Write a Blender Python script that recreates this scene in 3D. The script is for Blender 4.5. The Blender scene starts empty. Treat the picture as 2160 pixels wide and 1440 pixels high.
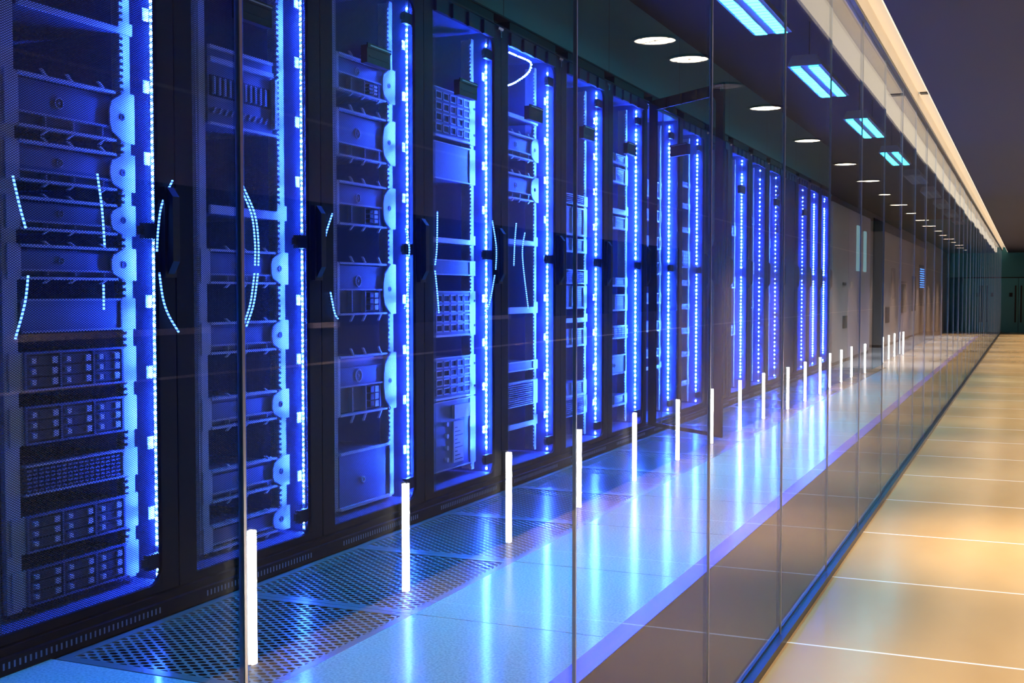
import bpy, bmesh, math, random
from mathutils import Vector, Matrix
random.seed(7)
C = bpy.context.scene.collection
SC = bpy.context.scene
R = math.radians

# ------------------------------------------------------------------ camera
cam_d = bpy.data.cameras.new('camera')
cam_d.sensor_width = 36.0
cam_d.lens = 2510.0 / 2160.0 * 36.0
cam_d.clip_start = 0.02
cam = bpy.data.objects.new('camera', cam_d)
C.objects.link(cam)
cam.location = (0, 0, 1.0)
cam.rotation_euler = (R(90 - 2.304), 0, R(23.437))
SC.camera = cam

# ------------------------------------------------------------------ world, exposure
w = bpy.data.worlds.new('night')
SC.world = w
w.use_nodes = True
w.node_tree.nodes['Background'].inputs[0].default_value = (0.02, 0.03, 0.06, 1)
w.node_tree.nodes['Background'].inputs[1].default_value = 0.05
SC.view_settings.view_transform = 'Standard'
SC.view_settings.look = 'None'
SC.view_settings.exposure = 0.0
SC.view_settings.gamma = 1.0
SC.view_settings.use_curve_mapping = False
SC.cycles.transparent_max_bounces = 32
SC.cycles.max_bounces = 8
SC.cycles.glossy_bounces = 5
SC.cycles.diffuse_bounces = 4
SC.cycles.caustics_reflective = False
SC.cycles.sample_clamp_indirect = 6.0

LED_COL = (0.022, 0.078, 1.0)
LED_POWER = 2100.0
REFLECTION_POWER = 9.0
TUBE_POWER = 75.0
DOWN_POWER = 14.0
SPOT_POWER = 260.0
COVE_POWER = 1.35
TROFFER_POWER = 45.0
LOUVRE_POWER = 17.0

# ------------------------------------------------------------------ materials
class NT:
    """tiny node-tree helper"""
    def __init__(self, name):
        self.m = bpy.data.materials.new(name)
        self.m.use_nodes = True
        self.t = self.m.node_tree
        self.t.nodes.clear()
        self.out = self.t.nodes.new('ShaderNodeOutputMaterial')
    def n(self, kind, **kw):
        x = self.t.nodes.new(kind)
        for k, v in kw.items():
            setattr(x, k, v)
        return x
    def l(self, a, b):
        self.t.links.new(a, b)
    def val(self, op, a, b=None, c=None):
        x = self.n('ShaderNodeMath', operation=op)
        for i, v in enumerate((a, b, c)):
            if v is None: continue
            if isinstance(v, (int, float)): x.inputs[i].default_value = v
            else: self.l(v, x.inputs[i])
        return x.outputs[0]
    def principled(self, base, rough=0.4, metal=0.0, spec=0.5, coat=0.0):
        p = self.n('ShaderNodeBsdfPrincipled')
        if isinstance(base, (tuple, list)): p.inputs['Base Color'].default_value = (*base, 1)
        else: self.l(base, p.inputs['Base Color'])
        if isinstance(rough, (int, float)): p.inputs['Roughness'].default_value = rough
        else: self.l(rough, p.inputs['Roughness'])
        p.inputs['Metallic'].default_value = metal
        p.inputs['Specular IOR Level'].default_value = spec
        p.inputs['Coat Weight'].default_value = coat
        p.inputs['Coat Roughness'].default_value = 0.06
        return p
    def done(self, shader):
        self.l(shader, self.out.inputs[0])
        return self.m

def plain(name, base, rough=0.4, metal=0.0, spec=0.5, var=0.0, scale=40.0):
    t = NT(name)
    col = base
    if var:
        no = t.n('ShaderNodeTexNoise'); no.inputs['Scale'].default_value = scale
        tc = t.n('ShaderNodeTexCoord'); t.l(tc.outputs['Object'], no.inputs['Vector'])
        mx = t.n('ShaderNodeMix', data_type='RGBA')
        t.l(no.outputs[0], mx.inputs[0])
        mx.inputs[6].default_value = (*[c * (1 - var) for c in base], 1)
        mx.inputs[7].default_value = (*[min(1, c * (1 + var)) for c in base], 1)
        col = mx.outputs[2]
    return t.done(t.principled(col, rough, metal, spec).outputs[0])

def emit(name, col, power):
    t = NT(name)
    e = t.n('ShaderNodeEmission')
    e.inputs[0].default_value = (*col, 1)
    e.inputs[1].default_value = power
    return t.done(e.outputs[0])

def axes(t, a, b, space='Object'):
    """two coordinates of the object (or of the world) as sockets"""
    if space == 'Object':
        src = t.n('ShaderNodeTexCoord').outputs['Object']
    else:
        src = t.n('ShaderNodeNewGeometry').outputs['Position']
    s = t.n('ShaderNodeSeparateXYZ')
    t.l(src, s.inputs[0])
    return s.outputs[a], s.outputs[b]

def hex_holes(t, u, v, pu, pv, ru, rv):
    """1 inside the elliptical holes of a staggered grid"""
    def dist(ou, ov):
        a = t.val('WRAP', t.val('ADD', u, ou), pu / 2, -pu / 2)
        b = t.val('WRAP', t.val('ADD', v, ov), pv / 2, -pv / 2)
        a = t.val('DIVIDE', a, ru); b = t.val('DIVIDE', b, rv)
        return t.val('ADD', t.val('MULTIPLY', a, a), t.val('MULTIPLY', b, b))
    d = t.val('MINIMUM', dist(0, 0), dist(pu / 2, pv / 2))
    return t.val('LESS_THAN', d, 1.0)

def perforated(name, base, a, b, pu, pv, ru, rv, rough=0.4, metal=0.0, space='Object', spec=0.2):
    t = NT(name)
    u, v = axes(t, a, b, space)
    h = hex_holes(t, u, v, pu, pv, ru, rv)
    p = t.principled(base, rough, metal, spec)
    tr = t.n('ShaderNodeBsdfTransparent')
    mx = t.n('ShaderNodeMixShader')
    t.l(h, mx.inputs[0]); t.l(p.outputs[0], mx.inputs[1]); t.l(tr.outputs[0], mx.inputs[2])
    return t.done(mx.outputs[0])

def glass(name, tint, edge=1.0):
    """thin clear pane: Schlick reflection over straight transmission"""
    t = NT(name)
    lw = t.n('ShaderNodeLayerWeight'); lw.inputs[0].default_value = 0.5
    f5 = t.val('POWER', lw.outputs['Facing'], 5.0)
    f = t.val('MULTIPLY_ADD', f5, 0.50, 0.045)
    tr = t.n('ShaderNodeBsdfTransparent'); tr.inputs[0].default_value = (*tint, 1)
    gl = t.n('ShaderNodeBsdfGlossy'); gl.inputs['Roughness'].default_value = 0.0
    gl.inputs[0].default_value = (1, 1, 1, 1)
    mx = t.n('ShaderNodeMixShader')
    t.l(f, mx.inputs[0]); t.l(tr.outputs[0], mx.inputs[1]); t.l(gl.outputs[0], mx.inputs[2])
    return t.done(mx.outputs[0])

def tiled_floor(name, base, base2, line, y0, pitch, half, rough, xlines=(), speck=0.0, warm=None):
    t = NT(name)
    x, y = axes(t, 0, 1, 'World')
    d = t.val('ABSOLUTE', t.val('WRAP', t.val('SUBTRACT', y, y0), pitch / 2, -pitch / 2))
    m = t.val('LESS_THAN', d, half)
    for xl in xlines:
        m = t.val('MAXIMUM', m, t.val('LESS_THAN', t.val('ABSOLUTE', t.val('SUBTRACT', x, xl)), half))
    geo = t.n('ShaderNodeNewGeometry')
    mp = t.n('ShaderNodeMapping'); t.l(geo.outputs['Position'], mp.inputs[0])
    no = t.n('ShaderNodeTexNoise'); t.l(mp.outputs[0], no.inputs['Vector'])
    no.inputs['Scale'].default_value = 130 if speck else 1.6
    no.inputs['Detail'].default_value = 4
    if not speck: mp.inputs['Scale'].default_value = (1.4, 0.55, 1)
    ramp = t.n('ShaderNodeValToRGB')
    ramp.color_ramp.elements[0].position = 0.36; ramp.color_ramp.elements[0].color = (*base2, 1)
    ramp.color_ramp.elements[1].position = 0.62; ramp.color_ramp.elements[1].color = (*base, 1)
    t.l(no.outputs[0], ramp.inputs[0])
    mx = t.n('ShaderNodeMix', data_type='RGBA')
    t.l(m, mx.inputs[0]); t.l(ramp.outputs[0], mx.inputs[6]); mx.inputs[7].default_value = (*line, 1)
    p = t.principled(mx.outputs[2], rough, 0.0, 0.12 if speck else 0.32)
    bp = t.n('ShaderNodeBump'); bp.inputs['Strength'].default_value = 0.02 if speck else 0.03
    bp.inputs['Distance'].default_value = 0.01
    n2 = t.n('ShaderNodeTexNoise'); n2.inputs['Scale'].default_value = 5.0
    t.l(geo.outputs['Position'], n2.inputs['Vector']); t.l(n2.outputs[0], bp.inputs['Height'])
    t.l(bp.outputs[0], p.inputs['Normal'])
    return t.done(p.outputs[0])

M = {}
M['rack'] = plain('rack_black', (0.006, 0.007, 0.011), 0.5, 0.0, 0.08)
M['rack_in'] = plain('rack_inside', (0.10, 0.15, 0.28), 0.5, 0.0)  # blue of the LED light tinted into the inside walls
M['rack_back'] = plain('rack_back', (0.04, 0.08, 0.26), 0.6, 0.0, 0.2)  # LED light reaching the back is put into this blue base
M['mesh'] = perforated('perforated_steel', (0.014, 0.016, 0.022), 1, 2, 0.0120, 0.0066, 0.0032, 0.00205, 0.45)
M['mesh_far'] = perforated('fine_perforated_steel', (0.014, 0.016, 0.022), 1, 2, 0.0100, 0.0060, 0.0032, 0.0020, 0.45)
M['mesh_flange'] = perforated('perforated_flange', (0.30, 0.32, 0.40), 1, 2, 0.0120, 0.0066, 0.0034, 0.0022, 0.4)
M['zinc'] = plain('zinc_plated', (0.66, 0.72, 0.82), 0.38, 0.1)  # zinc grey with a cast of the LED blue mixed in
M['steel'] = plain('brushed_steel', (0.42, 0.48, 0.60), 0.33, 0.3)
M['panel'] = plain('equipment_panel', (0.13, 0.18, 0.32), 0.45, 0.1, var=0.15, scale=9)  # blue LED light tinted into the equipment's base colour
M['dark'] = plain('equipment_dark', (0.035, 0.037, 0.045), 0.45)
M['black'] = plain('black_plastic', (0.004, 0.004, 0.005), 0.45, 0.0, 0.25)
M['tray'] = plain('drive_tray', (0.05, 0.065, 0.11), 0.4)
M['latch'] = plain('latch_silver', (0.85, 0.87, 0.9), 0.35, 0.1)
M['paper'] = plain('label_plate', (0.8, 0.8, 0.78), 0.6)
M['led_tape'] = plain('led_tape', (0.5, 0.5, 0.55), 0.5)
M['led'] = emit('led_blue', LED_COL, LED_POWER)
M['chrome'] = plain('chrome', (0.8, 0.82, 0.85), 0.15, 1.0)
M['glass'] = glass('partition_glass', (0.955, 0.975, 0.985))
M['joint'] = plain('glass_joint', (0.70, 0.68, 0.66), 0.3, 0.6)
def edge():
    t = NT('glass_edge')
    tr = t.n('ShaderNodeBsdfTransparent'); tr.inputs[0].default_value = (0.55, 0.75, 1.0, 1)
    gl = t.n('ShaderNodeBsdfGlossy'); gl.inputs['Roughness'].default_value = 0.25; gl.inputs[0].default_value = (0.7, 0.85, 1, 1)
    mx = t.n('ShaderNodeMixShader'); mx.inputs[0].default_value = 0.4
    t.l(tr.outputs[0], mx.inputs[1]); t.l(gl.outputs[0], mx.inputs[2])
    return t.done(mx.outputs[0])
M['edge'] = edge()
M['track'] = plain('dark_bronze_track', (0.018, 0.013, 0.010), 0.35, 0.2)
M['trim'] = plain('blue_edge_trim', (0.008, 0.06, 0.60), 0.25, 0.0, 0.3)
M['void'] = plain('underfloor_dark', (0.010, 0.010, 0.011), 0.8)
M['recess'] = plain('dark_floor_strip', (0.0035, 0.003, 0.0025), 0.8, 0.0, 0.1)
M['grille'] = perforated('floor_grille', (0.26, 0.33, 0.35), 0, 1, 0.046, 0.034, 0.0128, 0.0092, 0.22, 0.10, 'World', 0.4)
M['grille_rim'] = plain('grille_rim', (0.20, 0.25, 0.27), 0.26, 0.1)
M['floor_data'] = tiled_floor('raised_floor_laminate', (0.78, 0.80, 0.80), (0.50, 0.55, 0.58), (0.02, 0.025, 0.03), 3.2555, 0.795, 0.0022, 0.13, speck=1.0)
M['floor_hall'] = tiled_floor('hall_stone', (0.56, 0.38, 0.18), (0.50, 0.33, 0.15), (0.95, 0.93, 0.88), 3.4155, 0.8625, 0.0055, 0.20)
M['hall_wall'] = plain('hall_wall_panel', (0.42, 0.32, 0.29), 0.5, var=0.12, scale=3)
M['hall_dark'] = plain('hall_dark_band', (0.015, 0.02, 0.035), 0.12)
M['hall_lower'] = plain('hall_wall_near_dimmed', (0.05, 0.045, 0.048), 0.5)  # near lower wall darkened to keep its tube-lit reflection faint
M['doorway'] = plain('dark_navy_door', (0.004, 0.005, 0.016), 0.5, 0.0, 0.2)
M['hall_ledge'] = plain('hall_ledge', (0.75, 0.58, 0.45), 0.4)
M['hall_ceiling'] = plain('hall_ceiling_paint', (0.018, 0.018, 0.040), 0.7)
M['cream'] = plain('cove_cream', (0.80, 0.70, 0.57), 0.6, var=0.06, scale=2.5)
def cove_lit():
    t = NT('cove_added_glow')
    p = t.principled((0.80, 0.70, 0.57), 0.6)
    p.inputs['Emission Color'].default_value = (1.0, 0.83, 0.62, 1)
    p.inputs['Emission Strength'].default_value = 0.30  # recess top is no lamp; glow added to brighten the header
    return t.done(p.outputs[0])
M['cove_lit'] = cove_lit()
M['room_ceiling'] = plain('room_ceiling_black', (0.003, 0.003, 0.004), 0.8, 0.0, 0.1)
def bulkhead():
    t = NT('bulkhead_panel')
    y, z = axes(t, 1, 2, 'World')
    d = t.val('ABSOLUTE', t.val('WRAP', t.val('SUBTRACT', y, 7.25), 0.83, -0.83))
    m = t.val('LESS_THAN', d, 0.005)
    mx = t.n('ShaderNodeMix', data_type='RGBA'); t.l(m, mx.inputs[0])
    mx.inputs[6].default_value = (0.045, 0.17, 0.19, 1); mx.inputs[7].default_value = (0.01, 0.012, 0.015, 1)  # teal of the cyan lamp light put into the panel colour
    return t.done(t.principled(mx.outputs[2], 0.5).outputs[0])
M['bulkhead'] = bulkhead()
M['trough'] = plain('cable_trough', (0.008, 0.010, 0.013), 0.5, 0.0, 0.15)
M['tube'] = emit('tube_white', (1.0, 0.93, 0.85), TUBE_POWER)
M['down'] = emit('downlight_warm', (1.0, 0.84, 0.64), DOWN_POWER)
M['down_off'] = plain('downlight_unlit', (0.45, 0.42, 0.45), 0.5)
M['cove_led'] = emit('cove_led', (1.0, 0.83, 0.62), COVE_POWER)
M['troffer'] = emit('troffer_cyan', (0.018, 0.50, 0.72), TROFFER_POWER)
M['troffer_shielded'] = emit('troffer_cyan_shielded', (0.25, 0.9, 1.0), 1.5)
M['troffer_body'] = plain('troffer_housing', (0.30, 0.34, 0.55), 0.45)
M['troffer_dim'] = plain('troffer_unlit', (0.12, 0.12, 0.16), 0.5)
M['cabinet'] = plain('grey_cabinet', (0.30, 0.275, 0.27), 0.45, var=0.08, scale=2)
M['lilac'] = plain('lilac_cabinet', (0.33, 0.28, 0.36), 0.45)
M['lightpanel'] = emit('lit_window_panel', (0.36, 0.66, 0.72), 0.75)
M['teal'] = plain('teal_door', (0.035, 0.30, 0.35), 0.4)
M['tealwall'] = plain('teal_wall', (0.03, 0.24, 0.28), 0.5)
M['wallgrey'] = plain('wall_grey', (0.10, 0.10, 0.115), 0.6)

def reflection_mat():
    t = NT('led_reflection_blue')  # glow imitating the LED strips mirrored in the glass
    u, v = axes(t, 2, 1, 'World')
    d = t.val('ABSOLUTE', t.val('WRAP', u, 0.0055, -0.0055))
    m = t.val('LESS_THAN', d, 0.0034)
    e = t.n('ShaderNodeEmission'); e.inputs[0].default_value = (0.07, 0.22, 1.0, 1)
    t.l(t.val('MULTIPLY_ADD', m, REFLECTION_POWER * 0.8, REFLECTION_POWER * 0.08), e.inputs[1])
    return t.done(e.outputs[0])
M['led_reflection'] = reflection_mat()

# ------------------------------------------------------------------ mesh helpers
class MB:
    """collects boxes, tubes and prisms for ONE mesh"""
    def __init__(self):
        self.v = []; self.f = []; self.mi = []
    def box(self, x0, x1, y0, y1, z0, z1, m=0):
        b = len(self.v)
        self.v += [(x, y, z) for z in (z0, z1) for y in (y0, y1) for x in (x0, x1)]
        for q in ((0, 2, 3, 1), (4, 5, 7, 6), (0, 1, 5, 4), (2, 6, 7, 3), (0, 4, 6, 2), (1, 3, 7, 5)):
            self.f.append(tuple(b + i for i in q)); self.mi.append(m)
        return self
    def quad(self, p, m=0):
        b = len(self.v); self.v += [tuple(x) for x in p]
        self.f.append(tuple(range(b, b + len(p)))); self.mi.append(m)
        return self
    def prism(self, pts, axis, a0, a1, m=0):
        """polygon pts (2-D) swept along an axis from a0 to a1"""
        def P(p, a):
            if axis == 0: return (a, p[0], p[1])
            if axis == 1: return (p[0], a, p[1])
            return (p[0], p[1], a)
        n = len(pts); b = len(self.v)
        self.v += [P(p, a0) for p in pts] + [P(p, a1) for p in pts]
        self.f.append(tuple(b + i for i in range(n))[::-1]); self.mi.append(m)
        self.f.append(tuple(b + n + i for i in range(n))); self.mi.append(m)
        for i in range(n):
            j = (i + 1) % n
            self.f.append((b + i, b + j, b + n + j, b + n + i)); self.mi.append(m)
        return self
    def cyl(self, c, r, axis, a0, a1, n=20, m=0, r1=None):
        ring = [(math.cos(2 * math.pi * i / n), math.sin(2 * math.pi * i / n)) for i in range(n)]
        if r1 is None:
            return self.prism([(c[0] + r * p[0], c[1] + r * p[1]) for p in ring], axis, a0, a1, m)
        return self
    def ring(self, c, r0, r1, axis, a0, a1, n=28, m=0):
        for i in range(n):
            t0 = 2 * math.pi * i / n; t1 = 2 * math.pi * (i + 1) / n
            p = [(c[0] + r * math.cos(t), c[1] + r * math.sin(t)) for r, t in ((r0, t0), (r1, t0), (r1, t1), (r0, t1))]
            self.prism(p, axis, a0, a1, m)
        return self
    def tube(self, path, r, n=8, m=0):
        path = [Vector(p) for p in path]
        b = len(self.v)
        for i, p in enumerate(path):
            d = (path[min(i + 1, len(path) - 1)] - path[max(i - 1, 0)]).normalized()
            s = d.cross(Vector((1, 0, 0)))
            if s.length < 1e-3: s = d.cross(Vector((0, 1, 0)))
            s.normalize(); q = d.cross(s)
            for k in range(n):
                a = 2 * math.pi * k / n
                self.v.append(tuple(p + r * (math.cos(a) * s + math.sin(a) * q)))
        for i in range(len(path) - 1):
            for k in range(n):
                l = (k + 1) % n
                self.f.append((b + i * n + k, b + i * n + l, b + (i + 1) * n + l, b + (i + 1) * n + k)); self.mi.append(m)
        self.f.append(tuple(b + k for k in range(n))[::-1]); self.mi.append(m)
        self.f.append(tuple(b + (len(path) - 1) * n + k for k in range(n))); self.mi.append(m)
        return self
    def mesh(self, name, mats):
        me = bpy.data.meshes.new(name)
        me.from_pydata(self.v, [], self.f)
        for x in (mats if isinstance(mats, (list, tuple)) else [mats]): me.materials.append(x)
        me.polygons.foreach_set('material_index', self.mi)
        bm = bmesh.new(); bm.from_mesh(me)
        bmesh.ops.recalc_face_normals(bm, faces=bm.faces); bm.to_mesh(me); bm.free()
        me.update()
        return me

def obj(name, me, parent=None, loc=(0, 0, 0)):
    o = bpy.data.objects.new(name, me)
    C.objects.link(o)
    o.location = loc
    if parent: o.parent = parent
    return o
def bevel(o, w=0.003, seg=2):
    b = o.modifiers.new('bevel', 'BEVEL'); b.width = w; b.segments = seg; b.limit_method = 'ANGLE'
    return o
def thing(name, label, cat, loc=(0, 0, 0), group=None):
    o = bpy.data.objects.new(name, None); C.objects.link(o)
    o.location = loc; o.empty_display_size = 0.1
    o['label'] = label; o['category'] = cat
    if group: o['group'] = group
    return o
def tag(o, label, cat, group=None):
    o['label'] = label; o['category'] = cat
    if group: o['group'] = group
    return o
def struct(name, me, loc=(0, 0, 0), parent=None):
    o = obj(name, me, parent, loc)
    if parent is None: o['kind'] = 'structure'
    return o
ORD = ['first', 'second', 'third', 'fourth', 'fifth', 'sixth', 'seventh', 'eighth', 'ninth', 'tenth', 'eleventh', 'twelfth',
       'thirteenth', 'fourteenth', 'fifteenth', 'sixteenth', 'seventeenth', 'eighteenth', 'nineteenth', 'twentieth',
       'twenty-first', 'twenty-second', 'twenty-third', 'twenty-fourth', 'twenty-fifth']

# ------------------------------------------------------------------ layout (metres; camera eye is 1 m above the hall floor)
GX = -0.64            # glass plane
RX = -2.47            # front of the rack doors
RY, RP, RN = 2.187, 0.843, 17   # first rack's edge, rack width, rack count
YEND = 33.3
HALL_X = 0.65
HALL_C = 2.054        # hall ceiling
ROOM_C = 2.95         # server room ceiling

# ------------------------------------------------------------------ floors
struct('floor', MB().box(GX + 0.02, HALL_X, -2.5, YEND, -0.12, 0).mesh('floor', M['floor_hall']))
fd = MB()
fd.box(-1.745, -1.115, -2.5, YEND, -0.03, 0)
fd.box(-3.6, -1.745, -2.5, 2.455, -0.03, 0)
fd.box(-6.5, -1.745, 16.5, YEND, -0.03, 0)
struct('floor_raised', fd.mesh('floor_raised', M['floor_data']))
struct('floor_strip', MB().box(-1.045, GX - 0.02, -2.5, YEND, -0.05, -0.002).mesh('floor_strip', M['recess']))
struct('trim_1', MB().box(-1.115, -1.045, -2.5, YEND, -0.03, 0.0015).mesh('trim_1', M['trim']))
struct('floor_underside', MB().box(-6.5, HALL_X, -2.5, YEND, -0.40, -0.36).mesh('floor_underside', M['void']))
# perforated floor tiles, one object each: a rim and a perforated plate inside it
TP = 0.795
ty = 2.4605
k = 0
rim = MB()
x0, x1 = -2.43, -1.745
for a in ((x0, x1, 0.001, 0.034), (x0, x1, TP - 0.034, TP - 0.001), (x0, x0 + 0.03, 0.034, TP - 0.034), (x1 - 0.028, x1, 0.034, TP - 0.034)):
    rim.box(a[0], a[1], a[2], a[3], -0.03, 0)
rim_me = rim.mesh('tile_rim', M['grille_rim'])
plate_me = MB().quad([(x0 + 0.03, 0.034, -0.002), (x1 - 0.028, 0.034, -0.002), (x1 - 0.028, TP - 0.034, -0.002), (x0 + 0.03, TP - 0.034, -0.002)]).mesh('tile_plate', M['grille'])
while ty < 16.4:
    t = obj('floor_tile', rim_me, None, (0, ty, 0)); t['kind'] = 'structure'
    obj('perforated_plate', plate_me, t)
    ty += TP; k += 1

# ------------------------------------------------------------------ racks
DT, DB = 2.345, 0.07       # door top and bottom
WT, WB = 2.275, 0.095      # window top and bottom
WL, WR = 0.087, 0.762      # window left and right

def corner_fillet(cy, cz, sy, sz, r=0.055, n=7):
    """the black corner piece that rounds a window corner"""
    pts = [(cy, cz)]
    for i in range(n + 1):
        a = math.pi / 2 * i / n
        pts.append((cy + sy * (r - r * math.sin(a)), cz + sz * (r - r * math.cos(a))))
    return pts
door_mb = MB()
door_mb.box(-0.014, 0, 0.003, WL, DB, DT).box(-0.014, 0, WR, RP - 0.003, DB, DT)
door_mb.box(-0.014, 0, WL, WR, DB, WB).box(-0.014, 0, WL, WR, WT, DT)
for (cy, cz, sy, sz) in ((WR, WT, -1, -1), (WR, WB, -1, 1)):
    door_mb.prism(corner_fillet(cy, cz, sy, sz), 0, -0.0135, -0.0005)
door_me = door_mb.mesh('door', M['rack'])
def one_sheet(m):
    x = -0.009
    return MB().quad([(x, WL - 0.01, WB - 0.01), (x, WR + 0.01, WB - 0.01), (x, WR + 0.01, WT + 0.01), (x, WL - 0.01, WT + 0.01)]).mesh('mesh_panel', m)
mesh_near, mesh_far = one_sheet(M['mesh']), one_sheet(M['mesh_far'])
stiff_me = MB().quad([(-0.030, WL - 0.004, WB), (-0.030, WL + 0.05, WB), (-0.030, WL + 0.05, WT), (-0.030, WL - 0.004, WT)]).quad(
    [(-0.030, WL + 0.05, WB), (-0.016, WL + 0.055, WB), (-0.016, WL + 0.055, WT), (-0.030, WL + 0.05, WT)]).mesh('door_stiffener', M['mesh_flange'])
handle_mb = MB()
handle_mb.box(0, 0.018, 0.772, 0.826, 1.05, 1.33)
handle_mb.prism([(0.018, 1.06), (0.040, 1.10), (0.040, 1.30), (0.018, 1.33)], 1, 0.783, 0.815)
handle_mb.cyl((0.80, 1.09), 0.010, 0, 0.018, 0.026)
handle_me = handle_mb.mesh('door_handle', M['black'])
cbox_mb = MB()
cbox_mb.box(0.001, 0.030, 0.30, 0.49, 1.925, 1.995)
cbox_mb.box(0.028, 0.034, 0.30, 0.49, 1.985, 2.003)
cbox_mb.box(0.030, 0.032, 0.315, 0.475, 1.950, 1.954)
cbox_me = cbox_mb.mesh('door_pull', M['black'])
cline_me = MB().box(0.034, 0.0355, 0.32, 0.485, 1.992, 1.997).mesh('pull_edge', M['steel'])
baffle_mb = MB()
for a in (0.10, 0.27, 0.44, 0.61):
    baffle_mb.box(0.0, 0.014, a, a + 0.12, WT - 0.004, DT - 0.008)
baffle_me = baffle_mb.mesh('air_baffle', M['trough'])
clip_mb = MB()
clip_mb.prism([(0.0, 2.318), (0.016, 2.322), (0.020, 2.334), (0.006, 2.342), (0.0, 2.342)], 1, 0.775, 0.832)
clip_mb.box(0, 0.010, 0.818, 0.832, 2.290, 2.322)
clip_me = clip_mb.mesh('latch_clip', M['chrome'])
hole_mb = MB()   # row of small slots in the foot of the frame
kick_mb = MB()
kick_mb.box(-0.60, 0.012, 0.0, RP, 0.045, 0.066)
kick_mb.box(-0.60, 0.030, 0.0, RP, 0.0, 0.045)
kick_me = kick_mb.mesh('kick_plate', M['rack'])
slot_mb = MB()
for i in range(34):
    a = 0.10 + i * 0.0185
    slot_mb.box(0.029, 0.0306, a, a + 0.006, 0.016, 0.034)
slot_me = slot_mb.mesh('vent_slots', M['panel'])
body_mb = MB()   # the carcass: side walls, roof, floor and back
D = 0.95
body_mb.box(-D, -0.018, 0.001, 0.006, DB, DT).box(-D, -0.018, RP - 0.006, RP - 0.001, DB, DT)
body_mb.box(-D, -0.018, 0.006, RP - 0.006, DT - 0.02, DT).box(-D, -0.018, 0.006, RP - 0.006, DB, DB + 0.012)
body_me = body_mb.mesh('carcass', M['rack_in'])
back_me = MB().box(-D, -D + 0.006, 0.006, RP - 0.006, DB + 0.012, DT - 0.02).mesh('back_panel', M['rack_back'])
trim_me = MB().box(-0.10, 0.004, 0.0, RP, DT + 0.002, DT + 0.006).box(-0.10, 0.004, 0.10, RP - 0.10, DT + 0.006, DT + 0.05).mesh('roof_trim', M['trough'])

def rail_mesh(u0, u1, teeth):
    mb = MB().box(-0.145, -0.132, u0, u1, DB + 0.03, DT - 0.06)
    mb.box(-0.20, -0.145, u1 - 0.006, u1, DB + 0.03, DT - 0.06)
    if teeth:
        z = DB + 0.05
        while z < DT - 0.09:
            mb.box(-0.145, -0.132, u0 - 0.015, u0, z, z + 0.010); z += 0.0195
    return mb.mesh('mounting_rail', M['zinc'])
rail_l, rail_r, rail_far = rail_mesh(0.272, 0.325, False), rail_mesh(0.765, 0.795, True), rail_mesh(0.765, 0.795, False)
post_me = MB().box(-0.84, -0.80, 0.42, 0.50, DB + 0.012, DT - 0.02).mesh('inner_post', M['rack_back'])
brace_me = MB().box(-0.064, -0.044, 0.752, 0.8365, -0.024, 0.024).box(-0.060, -0.050, 0.735, 0.752, -0.012, 0.014).mesh('brace_bar', M['dark'])
sclip_me = MB().box(-0.0925, -0.0895, 0.806, 0.8365, -0.020, 0.020).mesh('strip_clip', M['zinc'])

LEDX, LEDY = -0.080, 0.8365     # on the right side wall, facing the equipment
def led_mesh(pitch, size, drop):
    rnd = random.Random(drop)
    mb = MB()
    mb.box(LEDX - 0.006, LEDX + 0.006, LEDY - 0.003, LEDY, DB + 0.02, DT - 0.05, 0)
    z = DB + 0.03
    while z < DT - 0.06:
        if not any(abs(z - c) < 0.03 for c in (1.195, 2.205, 0.155)):
            a = size * rnd.uniform(0.8, 1.15)
            y = LEDY - 0.003
            b, h = a * 0.62, a * 0.9
            xj = LEDX + rnd.uniform(-0.0006, 0.0006)
            # low dome: square foot, smaller square top
            lo = [(xj - a, y, z - a), (xj + a, y, z - a), (xj + a, y, z + a), (xj - a, y, z + a)]
            hi = [(xj - b, y - h, z - b), (xj + b, y - h, z - b), (xj + b, y - h, z + b), (xj - b, y - h, z + b)]
            mb.quad(hi, 1)
            for i in range(4):
                j = (i + 1) % 4
                mb.quad([lo[i], lo[j], hi[j], hi[i]], 1)
        z += pitch
    return mb
led_meshes = [led_mesh(p, s, d).mesh('led_strip', [M['led_tape'], M['led']]) for p, s, d in ((0.0200, 0.0036, 1), (0.0235, 0.0042, 2), (0.027, 0.0048, 3), (0.032, 0.0054, 4), (0.046, 0.0046, 5))]

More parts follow.
